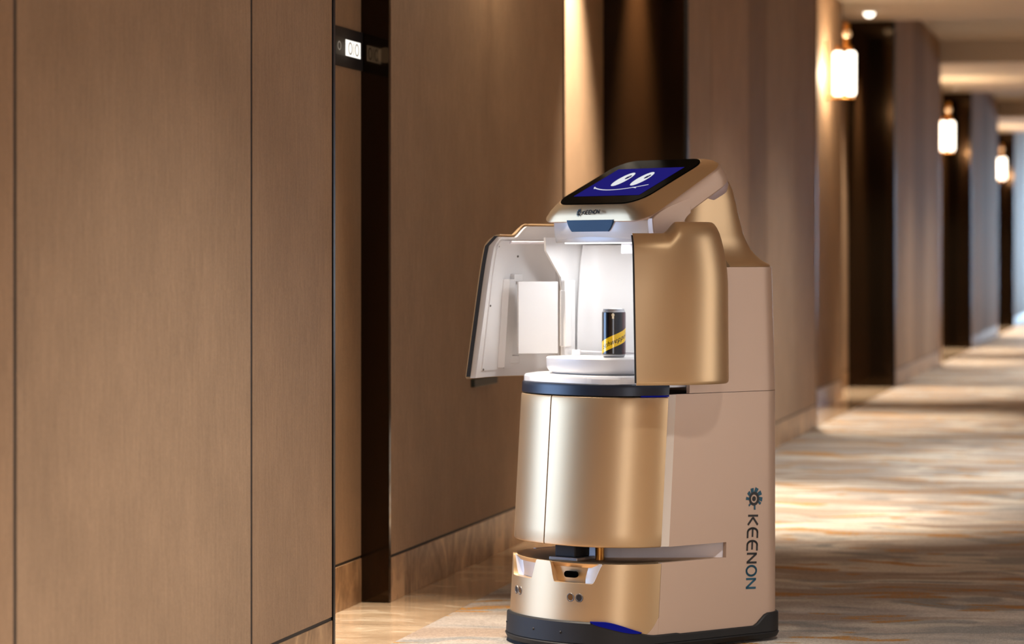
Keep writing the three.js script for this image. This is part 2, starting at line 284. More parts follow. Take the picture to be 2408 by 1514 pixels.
[-0.6, -2.7, -4.8, -11.7, -13.5, -21.3, -23.2, -30, -32].forEach((z, i) => downlight(-0.15, HIGH, z, z > -5 ? NEAR_SPOT : z < -29 ? HALL_SPOT * 0.3 : HALL_SPOT, z > -5 ? 0.86 : 0.95, `small ceiling downlight over the carpet, ${['first', 'second', 'third', 'fourth', 'fifth', 'sixth', 'seventh', 'eighth', 'ninth'][i]} along the corridor`, HG, HALLC));

function sconce(z, label, lit = 1) {
  const t = thing('wall_sconce', label, 'wall light', [XW, 1.94, z], 0);
  mesh('back_plate', rbox(0, 0.008, -0.17, 0.19, -0.03, 0.03, 0.003, 2), M.brass, t);
  for (const y of [-0.142]) { const g = cyl(0.006, 0.006, 0.165, 14); g.rotateZ(-Math.PI / 2); mesh('arm', g.translate(0.004, y, 0), M.brass, t); }
  for (const o of [0.073, 0.147]) {
    const tube = mesh('glass_tube', lathe([[0.0001, -0.13], [0.022, -0.129], [0.030, -0.116], [0.0305, 0.116], [0.022, 0.129], [0.0001, 0.13]], 32), M.tube, t); tube.position.set(o, 0, 0);
    mesh('base_cap', cyl(0.010, 0.012, 0.02, 20, 0, -0.15, 0), M.brass, t).position.set(o, 0, 0);
    mesh('top_cap', cyl(0.013, 0.010, 0.028, 20, 0, 0.13, 0), M.brass, t).position.set(o, 0, 0);
    const p = new THREE.PointLight(WARM, SCONCE * lit, 0, 2); p.position.set(o, 0, 0); p.castShadow = true; p.shadow.radius = 2; p.name = 'lamp'; t.add(p);
  }
  mesh('stem', cyl(0.017, 0.017, 0.075, 18, 0, 0.145, 0), M.brass, t).position.set(0.125, 0, 0);
  mesh('knob', cyl(0.018, 0.016, 0.05, 18, 0, 0.245, 0), M.brass, t).position.set(0.125, 0, 0);
  mesh('finial', new THREE.SphereGeometry(0.026, 20, 14), M.paleBrass, t).position.set(0.125, 0.232, 0);
  return t;
}
sconce(-8.33, 'brass twin tube wall light hidden from view above the near wall panel', 0.3);
sconce(-17.45, 'largest visible brass wall light with two glowing white glass tubes');
sconce(-26.55, 'glowing white tube wall light halfway down the corridor, middle one of the three visible');
sconce(-36.3, 'smallest and farthest glowing wall light, at the far end of the corridor');

// lit door sign on the first recess wall
{
  const t = thing('door_sign', 'dark bronze sign strip with glowing white room symbols beside the black post', 'sign', [XN, 1.372, -7.04]);
  mesh('plate', rbox(0, 0.006, -0.048, 0.048, -0.139, 0.2, 0.002, 2), M.gasket, t);
  const cv = document.createElement('canvas'); cv.width = 384; cv.height = 128; const c = cv.getContext('2d');
  c.fillStyle = '#120d07'; c.fillRect(0, 0, 384, 128); c.fillStyle = '#fffaf0'; c.fillRect(150, 6, 226, 116);
  c.strokeStyle = '#8d857b'; c.lineWidth = 12; for (const x of [222, 322]) { c.beginPath(); c.ellipse(x, 64, 26, 40, 0, 0, 7); c.stroke(); } c.fillStyle = '#a8a095'; c.fillRect(266, 20, 10, 88);
  c.strokeStyle = '#6a6258'; c.lineWidth = 9; c.beginPath(); c.ellipse(60, 62, 22, 28, 0, 0, 7); c.stroke();
  const tex = new THREE.CanvasTexture(cv); tex.colorSpace = THREE.SRGBColorSpace;
  const g = new THREE.PlaneGeometry(0.24, 0.044); g.rotateY(Math.PI / 2);
  const s = mesh('glowing_symbols', g, new THREE.MeshStandardMaterial({ color: 0x000000, emissiveMap: tex, emissive: 0xffffff, emissiveIntensity: 1.3, roughness: 0.5 }), t); s.position.set(0.0066, 0.0, 0.002);
  const l = new THREE.PointLight(WARMW, 0.001, 0, 2); l.position.set(0.03, 0, -0.02); l.name = 'lamp'; l.castShadow = true; l.shadow.radius = 1; t.add(l);
}
// small green plate low on the wall panel
{
  const t = thing('wall_plate', 'small dark green plate on the wall panel just below the open white door', 'wall plate', [XW, 0.509, -8.25]);
  const m = new THREE.MeshStandardMaterial({ color: srgb(34, 36, 16), roughness: 0.5 });
  mesh('plate', rbox(0, 0.012, -0.0115, 0.0115, -0.15, 0.15, 0.002, 2), m, t);
}

// ------------------------------------------------------------------ the robot
const CA = 0.629, SA = 0.777, RX0 = 0.253, RZ0 = 6.7;
const cp = Math.cos(PHI), sp = Math.sin(PHI);
const toWorld = (xc, zc) => [xc * cp - zc * sp, -xc * sp - zc * cp];
const [rwx, rwz] = toWorld(RX0, RZ0), [fx, fz] = toWorld(-SA, -CA);
const ROBOT_TURN = Math.atan2(fx, fz);
const robot = thing('delivery_robot', 'gold and beige hotel delivery robot with its white storage doors open', 'robot', [rwx, 0, rwz], ROBOT_TURN);
const BW = 0.22, BD = 0.152, BN = 2.06;
const zfOf = y => 0.086 - 0.0665 * (y - 0.194);
function body(u, y, off = 0) { // plan outline of the body at height y, u in [-4, 4]
  const s = u < 0 ? -1 : 1, a = Math.abs(u), w = BW - off, d = BD - off, zf = zfOf(y), zr = -0.292 + off + (y > 0.56 ? 0.011 * (y - 0.56) / 0.28 : 0), r = Math.max(0.006, 0.06 - off);
  if (a <= 1) { const t = a * Math.PI / 2, R = Math.pow(Math.pow(Math.abs(Math.cos(t)) / d, BN) + Math.pow(Math.sin(t) / w, BN), -1 / BN); return [s * R * Math.sin(t), zf + R * Math.cos(t)]; }
  if (a <= 2) return [s * w, lerp(zf, zr + r, a - 1)];
  if (a <= 3) { const t = (a - 2) * Math.PI / 2; return [s * (w - r + r * Math.cos(t)), zr + r - r * Math.sin(t)]; }
  return [s * (w - r) * (4 - a), zr];
}
// the addon compares vertices on a 1 cm grid: enlarge first so that small details keep their own normals
const creased = (g, a) => toCreasedNormals(g.scale(400, 400, 400), a).scale(1 / 400, 1 / 400, 1 / 400);
// closed shell over a (u, y) grid: rows(u) gives the heights, P(u, y, off) the points
function shell(us, rowsOf, Pf, th, crease = 0.5) {
  const n = us.length, rows = us.map(rowsOf), m = rows[0].length, pos = [], idx = [];
  const put = (u, y, o) => { const p = Pf(u, y, o); pos.push(p[0], p[1], p[2]); };
  for (let i = 0; i < n; i++) for (let j = 0; j < m; j++) put(us[i], rows[i][j], 0);
  for (let i = 0; i < n; i++) for (let j = 0; j < m; j++) put(us[i], rows[i][j], th);
  const A = (i, j) => i * m + j, B = (i, j) => n * m + i * m + j, q = (a, b, c, d) => idx.push(a, b, c, a, c, d);
  for (let i = 0; i + 1 < n; i++) for (let j = 0; j + 1 < m; j++) { q(A(i, j), A(i + 1, j), A(i + 1, j + 1), A(i, j + 1)); q(B(i, j), B(i, j + 1), B(i + 1, j + 1), B(i + 1, j)); }
  for (let i = 0; i + 1 < n; i++) { q(A(i, 0), B(i, 0), B(i + 1, 0), A(i + 1, 0)); q(A(i, m - 1), A(i + 1, m - 1), B(i + 1, m - 1), B(i, m - 1)); }
  for (let j = 0; j + 1 < m; j++) { q(A(0, j), A(0, j + 1), B(0, j + 1), B(0, j)); q(A(n - 1, j), B(n - 1, j), B(n - 1, j + 1), A(n - 1, j + 1)); }
  const g = new THREE.BufferGeometry(); g.setAttribute('position', new THREE.Float32BufferAttribute(pos, 3)); g.setIndex(idx);
  return creased(g, crease);
}
const lin = (a, b, n) => Array.from({ length: n + 1 }, (_, i) => lerp(a, b, i / n));
const bodyP = (u, y, o) => { const p = body(u, y, o); return [p[0], y, p[1]]; };
const skin = (u0, u1, y0, y1, th = 0.008, nu = 0, extra = 0) => shell(lin(u0, u1, nu || Math.max(4, Math.ceil(Math.abs(u1 - u0) * 24))), () => lin(y0, y1, 8), (u, y, o) => bodyP(u, y, o + extra), th);
// stack of closed outlines
function loft(rings, crease = 0.6, caps = true) {
  const n = rings[0].length, pos = [], idx = [];
  for (const r of rings) for (const p of r) pos.push(p[0], p[1], p[2]);
  for (let k = 0; k + 1 < rings.length; k++) for (let i = 0; i < n; i++) { const a = k * n + i, b = k * n + (i + 1) % n, c = b + n, d = a + n; idx.push(a, b, c, a, c, d); }
  if (caps) for (const [k, flip] of [[0, 1], [rings.length - 1, 0]]) {
    const r = rings[k], c = [0, 1, 2].map(j => r.reduce((s, p) => s + p[j], 0) / n), ci = pos.length / 3; pos.push(...c);
    for (let i = 0; i < n; i++) { const a = k * n + i, b = k * n + (i + 1) % n; flip ? idx.push(ci, b, a) : idx.push(ci, a, b); }
  }
  const g = new THREE.BufferGeometry(); g.setAttribute('position', new THREE.Float32BufferAttribute(pos, 3)); g.setIndex(idx);
  return creased(g, crease);
}
const bodyRing = (y, off = 0, n = 160) => lin(-4, 4, n).slice(0, -1).map(u => { const p = body(u, y, off); return [p[0], y, p[1]]; });
const supRing = (y, w, zc, df, db, n = 2.6, N = 96) => lin(0, 1, N).slice(0, -1).map(t => { const a = t * 2 * Math.PI - Math.PI, c = Math.cos(a), s = Math.sin(a), d = c > 0 ? df : db, R = Math.pow(Math.pow(Math.abs(c) / d, n) + Math.pow(Math.abs(s) / w, n), -1 / n); return [R * s, y, zc + R * c]; });

// --- base
{
  // gold front skirt with two notches in its top edge
  const topAt = u => { const a = Math.abs(u); return 0.194 - 0.044 * smooth(0.09, 0.17, a) * (1 - smooth(0.53, 0.61, a)); };
  const botAt = u => { const a = Math.abs(u); return 0.052 - 0.014 * smooth(0.45, 0.9, a); };
  const edge = 1.0;
  const us = [...lin(-edge, edge, 160)];
  const lim = u => { const a = Math.abs(u); return a > 0.86 ? 0.04 * Math.pow((a - 0.86) / 0.14, 2.2) : 0; };
  const skirt = mesh('base_front', shell(us, u => lin(botAt(u) + lim(u), topAt(u), 12), bodyP, 0.02), M.gold, robot);
  // recessed notch backs with depth cameras
  for (const s of [-1, 1]) {
    const nb = mesh('sensor_recess', shell(s > 0 ? lin(0.1, 0.62, 24) : lin(-0.62, -0.1, 24), () => lin(0.146, 0.1925, 4), (u, y, o) => bodyP(u, y, 0.014 + o + 0.1 * (0.1925 - y)), 0.006), s > 0 ? M.gold : M.pale, robot);
    const cu = s * 0.335, p = body(cu, 0.168, 0.012), q = body(cu + 0.01, 0.168, 0.012), ry = Math.atan2(-(q[1] - p[1]), q[0] - p[0]);
    const pill = new THREE.Shape(); pill.absarc(0.0105, 0, 0.006, -Math.PI / 2, Math.PI / 2); pill.absarc(-0.0105, 0, 0.006, Math.PI / 2, Math.PI * 1.5);
    if (s > 0) {
    const cam = mesh('depth_camera', new THREE.ExtrudeGeometry(pill, { depth: 0.005, bevelEnabled: true, bevelSize: 0.001, bevelThickness: 0.001, bevelSegments: 2 }), M.glass, nb);
    cam.position.set(p[0], 0.168, p[1]); cam.rotation.y = ry; }
    // bright bevelled facet at the outer end of the notch
    const fac = mesh('notch_facet', shell(s > 0 ? lin(0.47, 0.6, 6) : lin(-0.6, -0.47, 6), u => { const k = clamp((Math.abs(u) - 0.47) / 0.13); return lin(0.1465 + 0.008 * k, 0.1935, 4); }, (u, y, o) => bodyP(u, y, 0.004 + o + 0.013 * (1 - clamp((Math.abs(u) - 0.47) / 0.13))), 0.004), M.pale, robot);
  }
  // round sensors in pairs
  for (const s of [-1, 1]) for (const a of [0.352, 0.432]) {
    const u = s * a, p = body(u, 0.119), q = body(u + 0.01, 0.119), ry = Math.atan2(-(q[1] - p[1]), q[0] - p[0]);
    const ring = mesh('distance_sensor', lathe([[0.0066, -0.004], [0.0066, 0.0004], [0.0085, 0.0012], [0.0098, 0.0004], [0.0098, -0.004]], 28).rotateX(Math.PI / 2), M.screw, robot); ring.position.set(p[0], 0.119, p[1]); ring.rotation.y = ry;
    mesh('sensor_lens', cyl(0.0072, 0.0068, 0.004, 24, 0, -0.0036, 0).rotateX(Math.PI / 2), a > 0.4 ? M.ink : M.bolt, ring);
  }
  // deck on the base and dark underside of the drawers
  mesh('base_deck', loft([bodyRing(0.184, 0.012), bodyRing(0.1925, 0.006), bodyRing(0.194, 0.009)]), M.gold, robot);
  // bumper
  const bTop = u => { const a = Math.abs(u); const front = 0.068 - 0.028 * smooth(0.62, 0.98, a); return a < 1.2 ? front : 0.038 + 0.026 * smooth(1.86, 2.0, a); };
  const bump = mesh('bumper', [
    shell([...lin(-4, -1, 90), ...lin(-1, 1, 140).slice(1), ...lin(1, 4, 90).slice(1)], u => [0.02, 0.022, ...lin(0.026, bTop(u) - 0.003, 4), bTop(u)], (u, y, o) => { const t = bTop(u), e = y > t - 0.001 ? 0.003 : y < 0.021 ? 0.002 : 0; return bodyP(u, y, -0.007 + e + o); }, 0.03),
    loft([bodyRing(0.006, 0.012), bodyRing(0.008, -0.004), bodyRing(0.018, -0.009), bodyRing(0.0205, -0.006)])], M.rubber, robot);
  for (const s of [1]) mesh('status_light', shell(s > 0 ? lin(0.53, 0.87, 30) : lin(-0.87, -0.53, 30), u => { const k = (Math.abs(u) - 0.53) / 0.34, t = bTop(u); return lin(t + 0.0015 - 0.013 * Math.pow(Math.sin(Math.PI * clamp(k)), 0.7), t + 0.002, 4); }, (u, y, o) => bodyP(u, y, -0.0085 + o), 0.01), M.blueLed, bump);
  for (const u of [-0.58, -0.05, 0.28]) { const p = body(u, 0.045, -0.0068), h = mesh('bumper_hole', new THREE.SphereGeometry(0.003, 12, 8), M.gasket, bump); h.position.set(p[0], 0.043, p[1]); }
  mesh('undercarriage', loft([bodyRing(0.004, 0.05), bodyRing(0.02, 0.04)]), M.gasket, robot);
  for (const [x, z] of [[-0.12, 0.12], [0.12, 0.12], [-0.14, -0.04], [0.14, -0.04], [-0.12, -0.2], [0.12, -0.2]]) { const w = cyl(0.017, 0.017, 0.02, 24); w.rotateZ(Math.PI / 2); w.translate(0.01, 0, 0); const c = mesh('caster_wheel', w, M.gasket, robot); c.position.set(x, 0.0175, z); }
}
// --- side and rear shell
{
  const parts = [];
  for (const s of [1, -1]) {
    const sg = a => s > 0 ? a : [...a].map(v => -v).reverse();
    // piece under the slot, running on below the skirt's rounded corner
    parts.push(shell(sg([...lin(1.003, 2, 24), ...lin(2, 3, 16).slice(1), ...lin(3, 4, 4).slice(1)]), () => lin(0.034, 0.195, 8), bodyP, 0.01));
    parts.push(shell(sg(lin(0.86, 1.003, 14)), u => { const a = Math.abs(u); return lin(0.03, 0.0395 + 0.04 * Math.pow(clamp((a - 0.86) / 0.14), 2.2) - 0.002, 3); }, (u, y, o) => bodyP(u, y, 0.0004 + o), 0.01));
    // piece behind the slot
    const uS = 1 + (zfOf(0.21) + 0.107) / (zfOf(0.21) + 0.292 - 0.06);
    parts.push(shell(sg([...lin(uS, 2, 6), ...lin(2, 3, 16).slice(1), ...lin(3, 4, 4).slice(1)]), () => lin(0.195, 0.229, 3), bodyP, 0.01));
    // lower main side
    parts.push(shell(sg([...lin(1.065, 2, 20), ...lin(2, 3, 16).slice(1), ...lin(3, 4, 4).slice(1)]), () => lin(0.229, 0.5605, 10), bodyP, 0.01));
  }
  mesh('side_panel', parts, M.beige, robot);
  const up = [];
  for (const s of [1, -1]) { const sg = a => s > 0 ? a : [...a].map(v => -v).reverse(); up.push(shell(sg([...lin(s > 0 ? 1.2 : 1.5, 2, 20), ...lin(2, 3, 16).slice(1), ...lin(3, 4, 4).slice(1)]), () => lin(0.5617, 0.838, 12), bodyP, 0.01)); }
  mesh('upper_side_panel', up, M.beige, robot);
  // pale bevel strip along the front edge of each side
  for (const s of [1, -1]) { const us = s > 0 ? lin(1.0, 1.065, 3) : lin(-1.065, -1.0, 3); mesh('edge_strip', shell(us, () => lin(0.2295, 0.56, 6), (u, y, o) => bodyP(u, y, o + 0.009 * (1 - clamp((Math.abs(u) - 1) / 0.065))), 0.008), M.pale, robot); }
  // pale core seen through the slot
  const pl = [[0.208, -0.112], [0.15, -0.03], [0.07, 0.07], [0.03, 0.105], [-0.03, 0.105], [-0.1, 0.06], [-0.208, -0.112], [-0.15, -0.26], [0.15, -0.26]];
  const sh = new THREE.Shape(pl.map(p => new THREE.Vector2(p[0], -p[1])).reverse()); const cg = new THREE.ExtrudeGeometry(sh, { depth: 0.04, bevelEnabled: false }); cg.rotateX(-Math.PI / 2); cg.translate(0, 0.1915, 0);
  mesh('inner_core', cg, M.lilac, robot);
  mesh('drawer_floor', loft([bodyRing(0.2305, 0.008), bodyRing(0.238, 0.008)]), M.rubber, robot);
  // support bolt and scanner between base and drawers
  const bolt = mesh('support_bolt', [cyl(0.010, 0.010, 0.037, 24, 0, 0.194, 0)], M.brass, robot); bolt.position.set(0.072, 0, 0.135);
  const sc = mesh('laser_scanner', [rbox(-0.028, 0.028, 0.1995, 0.231, -0.028, 0.028, 0.004, 3)], M.gasket, robot); sc.position.set(0.02, 0, 0.17); sc.rotation.y = 0.25;
  mesh('scanner_plate', rbox(-0.038, 0.038, 0.193, 0.2005, -0.034, 0.036, 0.002, 2), M.steel, sc);
}
// --- lower drawer doors
for (const [a, b, name] of [[-0.985, -0.008, 'lower_door'], [0.008, 0.992, 'lower_door']])
  mesh(name, shell(lin(a, b, 56), () => [0.2295, 0.231, ...lin(0.234, 0.551, 12), 0.554, 0.5555], (u, y, o) => bodyP(u, y, o + (y < 0.23 || y > 0.555 ? 0.003 : y < 0.2315 || y > 0.5535 ? 0.001 : 0)), 0.016), M.gold, robot);
mesh('door_backing', loft([bodyRing(0.239, 0.022), bodyRing(0.55, 0.022)]), M.gasket, robot);
// --- dark ring, white plate
{
  const ring = mesh('dark_ring', shell(lin(-1.0, 1.0, 110), () => [0.557, 0.5585, ...lin(0.561, 0.578, 4), 0.5815, 0.5835], (u, y, o) => bodyP(u, y, o + 0.001 + (y < 0.558 ? 0.002 : y > 0.583 ? 0.004 : y > 0.581 ? 0.001 : 0)), 0.03), M.navy, robot);
  mesh('blue_light_strip', shell(lin(0.80, 0.995, 16), () => lin(0.5562, 0.5588, 2), (u, y, o) => bodyP(u, y, o - 0.0008), 0.004), M.blueLed, ring);
  mesh('turntable_plate', loft([supRing(0.575, 0.203, 0.05, 0.15, 0.2), supRing(0.594, 0.203, 0.05, 0.15, 0.2), supRing(0.5985, 0.2, 0.05, 0.147, 0.2), supRing(0.6, 0.19, 0.05, 0.138, 0.19)]), M.white, robot);
}
// --- storage compartment
{
  const tray = mesh('storage_tray', loft([supRing(0.5995, 0.118, 0.03, 0.118, 0.12), supRing(0.6015, 0.130, 0.03, 0.127, 0.122), supRing(0.606, 0.139, 0.03, 0.133, 0.126), supRing(0.613, 0.1445, 0.03, 0.1365, 0.128), supRing(0.6345, 0.146, 0.03, 0.138, 0.13), supRing(0.637, 0.144, 0.03, 0.136, 0.13), supRing(0.6372, 0.138, 0.03, 0.13, 0.125)]), M.white, robot);
  const sc = mesh('screw', new THREE.SphereGeometry(0.0022, 10, 8), M.screw, tray); sc.position.set(-0.065, 0.612, 0.151);
  // concave liner: side walls and back
  const lp = (a, off) => { const w = 0.188 + off, d = 0.115 + off, t = a * Math.PI / 2; return Math.abs(a) > 1 ? [Math.sign(a) * w, 0.0 + (Math.abs(a) - 1) * 0.1] : [w * Math.sin(t), -d * Math.cos(t)]; };
  const liner = mesh('compartment_liner', shell([...lin(-1.75, -1, 8), ...lin(-1, 1, 70).slice(1), ...lin(1, 1.75, 8).slice(1)].reverse(), u => { return lin(0.6, 0.905, 10); }, (u, y, o) => { const p = lp(u, o); let z = p[1]; const a = Math.abs(u); if (a > 1) { const reach = 0.075 - 0.05 * smooth(0.885, 0.80, y) + 0.0; z = (a - 1) / 0.75 * reach; } return [p[0], y, z]; }, 0.006), M.white, robot);
  // raised inner back panel, with its edge drawn as a joint
  const ip = (a, off) => { const t = a * Math.PI / 2; return [(0.180 + off) * Math.sin(t), -(0.108 + off) * Math.cos(t) + 0.002]; };
  mesh('back_panel', shell(lin(-0.93, 0.93, 60).reverse(), u => lin(0.637, 0.888, 12), (u, y, o) => { const k = 1 - 0.10 * Math.pow(clamp((y - 0.66) / 0.24), 2); const p = ip(u * k, o - 0.004); return [p[0], y, p[1]]; }, 0.004), M.white, robot);
  mesh('roof', loft([supRing(0.893, 0.19, 0.0, 0.098, 0.13), supRing(0.9, 0.192, 0.0, 0.1, 0.13), supRing(0.912, 0.19, 0.0, 0.098, 0.13)]), M.white, robot);
  const led = mesh('light_strip', rbox(-0.12, 0.12, 0.8905, 0.8932, 0.055, 0.075, 0.001, 1), new THREE.MeshStandardMaterial({ color: 0xffffff, emissive: new THREE.Color(1, 0.98, 0.94), emissiveIntensity: 2.5 }), robot);
  const l = new THREE.RectAreaLight(new THREE.Color(0.95, 0.985, 1.0), CABIN, 0.24, 0.03); l.position.set(0, 0.889, 0.065); l.rotation.x = -Math.PI / 2; l.name = 'lamp'; robot.add(l);
  // roof bracket blocks and sliding post behind the left door
  for (const g of [rbox(0.02, 0.052, 0.868, 0.893, 0.0, 0.028, 0.002, 2), rbox(0.105, 0.125, 0.872, 0.893, 0.0, 0.028, 0.002, 2)]) mesh('roof_latch', g, M.lilac, robot);
  mesh('clear_stop', rbox(-0.125, -0.118, 0.637, 0.65, 0.03, 0.05, 0.001, 1), M.lilac, robot); mesh('rail', rbox(-0.12, 0.16, 0.645, 0.648, 0.024, 0.028, 0.001, 1), M.lilac, robot);
}
// --- storage doors, swung open
function storageDoor(s, hx, hz, chordTurn, wide = 1) {
  const rot = (s > 0 ? -1 : -1) * (145.36 - 90 + chordTurn) * Math.PI / 180, cr = Math.cos(rot), sr = Math.sin(rot);
  const hum = t => lerp(0.912, 0.937, s > 0 ? smooth(0.31, 0.47, t) : smooth(0.5, 0.66, t));
  const base = (t, off) => { // plan point for the right-hand door, t = 0 free edge .. 1 hinge edge
    const a = t * Math.PI / 2, R = Math.pow(Math.pow(Math.cos(a) / 0.152, 2.25) + Math.pow(Math.sin(a) / 0.22, 2.25), -1 / 2.25);
    const e = 0.004, pt = k => { const b = clamp(k, -0.001, 1.001) * Math.PI / 2, q = Math.pow(Math.pow(Math.abs(Math.cos(b)) / 0.152, 2.25) + Math.pow(Math.sin(Math.max(b, 0)) / 0.22, 2.25), -1 / 2.25); return [q * Math.sin(b), q * Math.cos(b)]; };
    const p = pt(t), p1 = pt(Math.min(t + e, 1)), p0 = pt(Math.max(t - e, 0)), tx = p1[0] - p0[0], tz = p1[1] - p0[1], L = Math.hypot(tx, tz), nx = -tz / L, nz = tx / L; // nx,nz outward is (+,+)
    const ox = -tz / L, oz = tx / L; const sx = ox > 0 || oz > 0 ? 1 : -1;
    const q = [p[0] - 0.22 - off * sx * ox, p[1] - off * sx * oz];
    return [q[0] * cr - q[1] * sr, q[0] * sr + q[1] * cr];
  };
  const inset = (t, y) => { const lean = (1 - t) * 0.045 * (y - 0.585) / 0.325, sh = 0.026 * Math.pow(clamp((y - 0.79) / 0.145), 2), top = 0.022 * Math.pow(clamp((y - hum(t) + 0.03) / 0.03), 1.8) * (1 - 0.75 * t); return lean + sh * (0.25 + 0.75 * t) + top; };
  const Pd = (t, y, o) => { const p = base(t, (o + inset(t, y)) / wide); return [s * (hx + wide * p[0]), y, hz + wide * p[1]]; };
  const flip = a => s > 0 ? a : [...a].reverse();
  const rows = (lo, cut) => t => { const h = hum(t) - cut; return [lo, lo + 0.003, ...lin(lo + 0.008, h - 0.012, 26), h - 0.004, h - 0.001, h]; };
  const rr = (t, y, lo, h) => (y < lo + 0.001 ? 0.004 : y < lo + 0.004 ? 0.001 : y > h - 0.0005 ? 0.008 : y > h - 0.002 ? 0.004 : y > h - 0.006 ? 0.0012 : 0);
  const door = mesh('storage_door', shell(flip(lin(0, 1, 150)), rows(0.585, 0), (t, y, o) => Pd(t, y, o + (o ? 0 : rr(t, y, 0.585, hum(t)))), 0.012, 0.7), M.gold, robot);
  mesh('door_liner', shell(flip(lin(0.0, 0.985, 60)), rows(0.587, 0.006), (t, y, o) => Pd(t, y, o + 0.0115), 0.013, 0.7), M.white, door);
  const pan = mesh('inner_panel', shell(flip(lin(0.13, 0.96, 50)), () => lin(0.602, 0.898, 14), (t, y, o) => Pd(t, y, o + 0.0235), 0.004, 0.7), M.white, door);
  mesh('gasket', shell(flip(lin(-0.0, 0.028, 2)), t => lin(0.59, hum(0) - 0.004, 14), (t, y, o) => { const p = Pd(t, y, 0.003 + o); const k = t < 0.01 ? 0.003 : 0; const d = Pd(0.03, y, 0.003 + o), e = Pd(0, y, 0.003 + o), L = Math.hypot(e[0] - d[0], e[2] - d[2]); return [p[0] + (e[0] - d[0]) / L * k, y, p[2] + (e[2] - d[2]) / L * k]; }, 0.0085, 0.7), M.gasket, door);
  if (s < 0) {
    for (const [t, y] of [[0.15, 0.885], [0.6, 0.862], [0.15, 0.75], [0.15, 0.605], [0.5, 0.608]]) { const p = Pd(t, y, 0.028), w = mesh('screw', new THREE.SphereGeometry(0.0026, 10, 8), M.screw, door); w.position.set(...p); }
    for (const y of [0.813, 0.625]) { const p = Pd(0.58, y, 0.034), q = Pd(0.60, y, 0.034), b = mesh('hinge_block', [rbox(-0.014, 0.014, -0.009, 0.009, -0.01, 0.008, 0.0015, 2), box(-0.008, -0.0055, -0.004, 0.004, -0.0115, -0.0095), box(0.0045, 0.007, -0.004, 0.004, -0.0115, -0.0095)], M.white, door); b.position.set(...p); b.rotation.y = Math.atan2(-(q[2] - p[2]), q[0] - p[0]); }
    mesh('door_rib', shell(flip(lin(0.42, 0.55, 4)), () => lin(0.607, 0.81, 4), (t, y, o) => Pd(t, y, 0.027 + o + (t < 0.44 ? 0 : 0.012)), 0.002, 0.3), M.white, door);
  }
  return { door, Pd };
}
const rightDoor = storageDoor(1, 0.262, -0.073, 0);
const leftDoor = storageDoor(-1, 0.252, -0.036, 0, 1.1);
// hinge arm and post of the left door
{
  const arm = new THREE.CatmullRomCurve3([V(-0.226, 0, 0.127), V(-0.219, 0, 0.105), V(-0.206, 0, 0.072), V(-0.188, 0, 0.04)]), pts = arm.getPoints(16);
  const g = shell(lin(0, 16, 16).reverse(), () => [0.6405, 0.642, ...lin(0.645, 0.80, 4), 0.803, 0.8045], (u, y, o) => { const i = Math.round(u), p = pts[i], q = pts[Math.min(16, i + 1)], r = pts[Math.max(0, i - 1)], d = V().subVectors(q, r).normalize(); return [p.x - d.z * o, y, p.z + d.x * o]; }, 0.008);
  const a = mesh('hinge_arm', g, M.white, robot);
  const post = mesh('hinge_post', [rbox(-0.186, -0.172, 0.634, 0.808, -0.002, 0.03, 0.003, 2), rbox(-0.19, -0.168, 0.655, 0.785, 0.012, 0.032, 0.003, 2)], M.white, robot);
  const rod = new THREE.CylinderGeometry(0.003, 0.003, 0.165, 12); rod.rotateX(Math.PI / 2); const r = mesh('link_rod', rod, M.lilac, robot); r.position.set(-0.215, 0.894, 0.06); r.rotation.y = -0.28;
}
// --- neck and shoulder
{
  const sh = [];
  const R = [[0.8385, 0.219, -0.284, 6], [0.843, 0.2165, -0.284, 6], [0.848, 0.211, -0.284, 5], [0.855, 0.204, -0.279, 4.5], [0.866, 0.197, -0.268, 4.2], [0.88, 0.191, -0.257, 4], [0.91, 0.183, -0.244, 3.8], [0.95, 0.179, -0.230, 3.8], [0.985, 0.177, -0.215, 4], [1.01, 0.175, -0.206, 4], [1.03, 0.17, -0.195, 4]];
  const front = y => y < 0.898 ? 0.004 : lerp(0.15, 0.10, clamp((y - 0.9) / 0.13));
  const RR = []; for (const [y, w, zb, n] of R) { if (y > 0.9 && RR.length === 6) RR.push([0.8975, 0.186, -0.2495, 3.9], [0.8985, 0.186, -0.249, 3.9]); RR.push([y, w, zb, n]); }
  mesh('neck', loft(RR.map(([y, w, zb, n]) => supRing(y, w, -0.12, front(y), -0.12 - zb, n, 160)), 0.9), M.gold, robot);
}
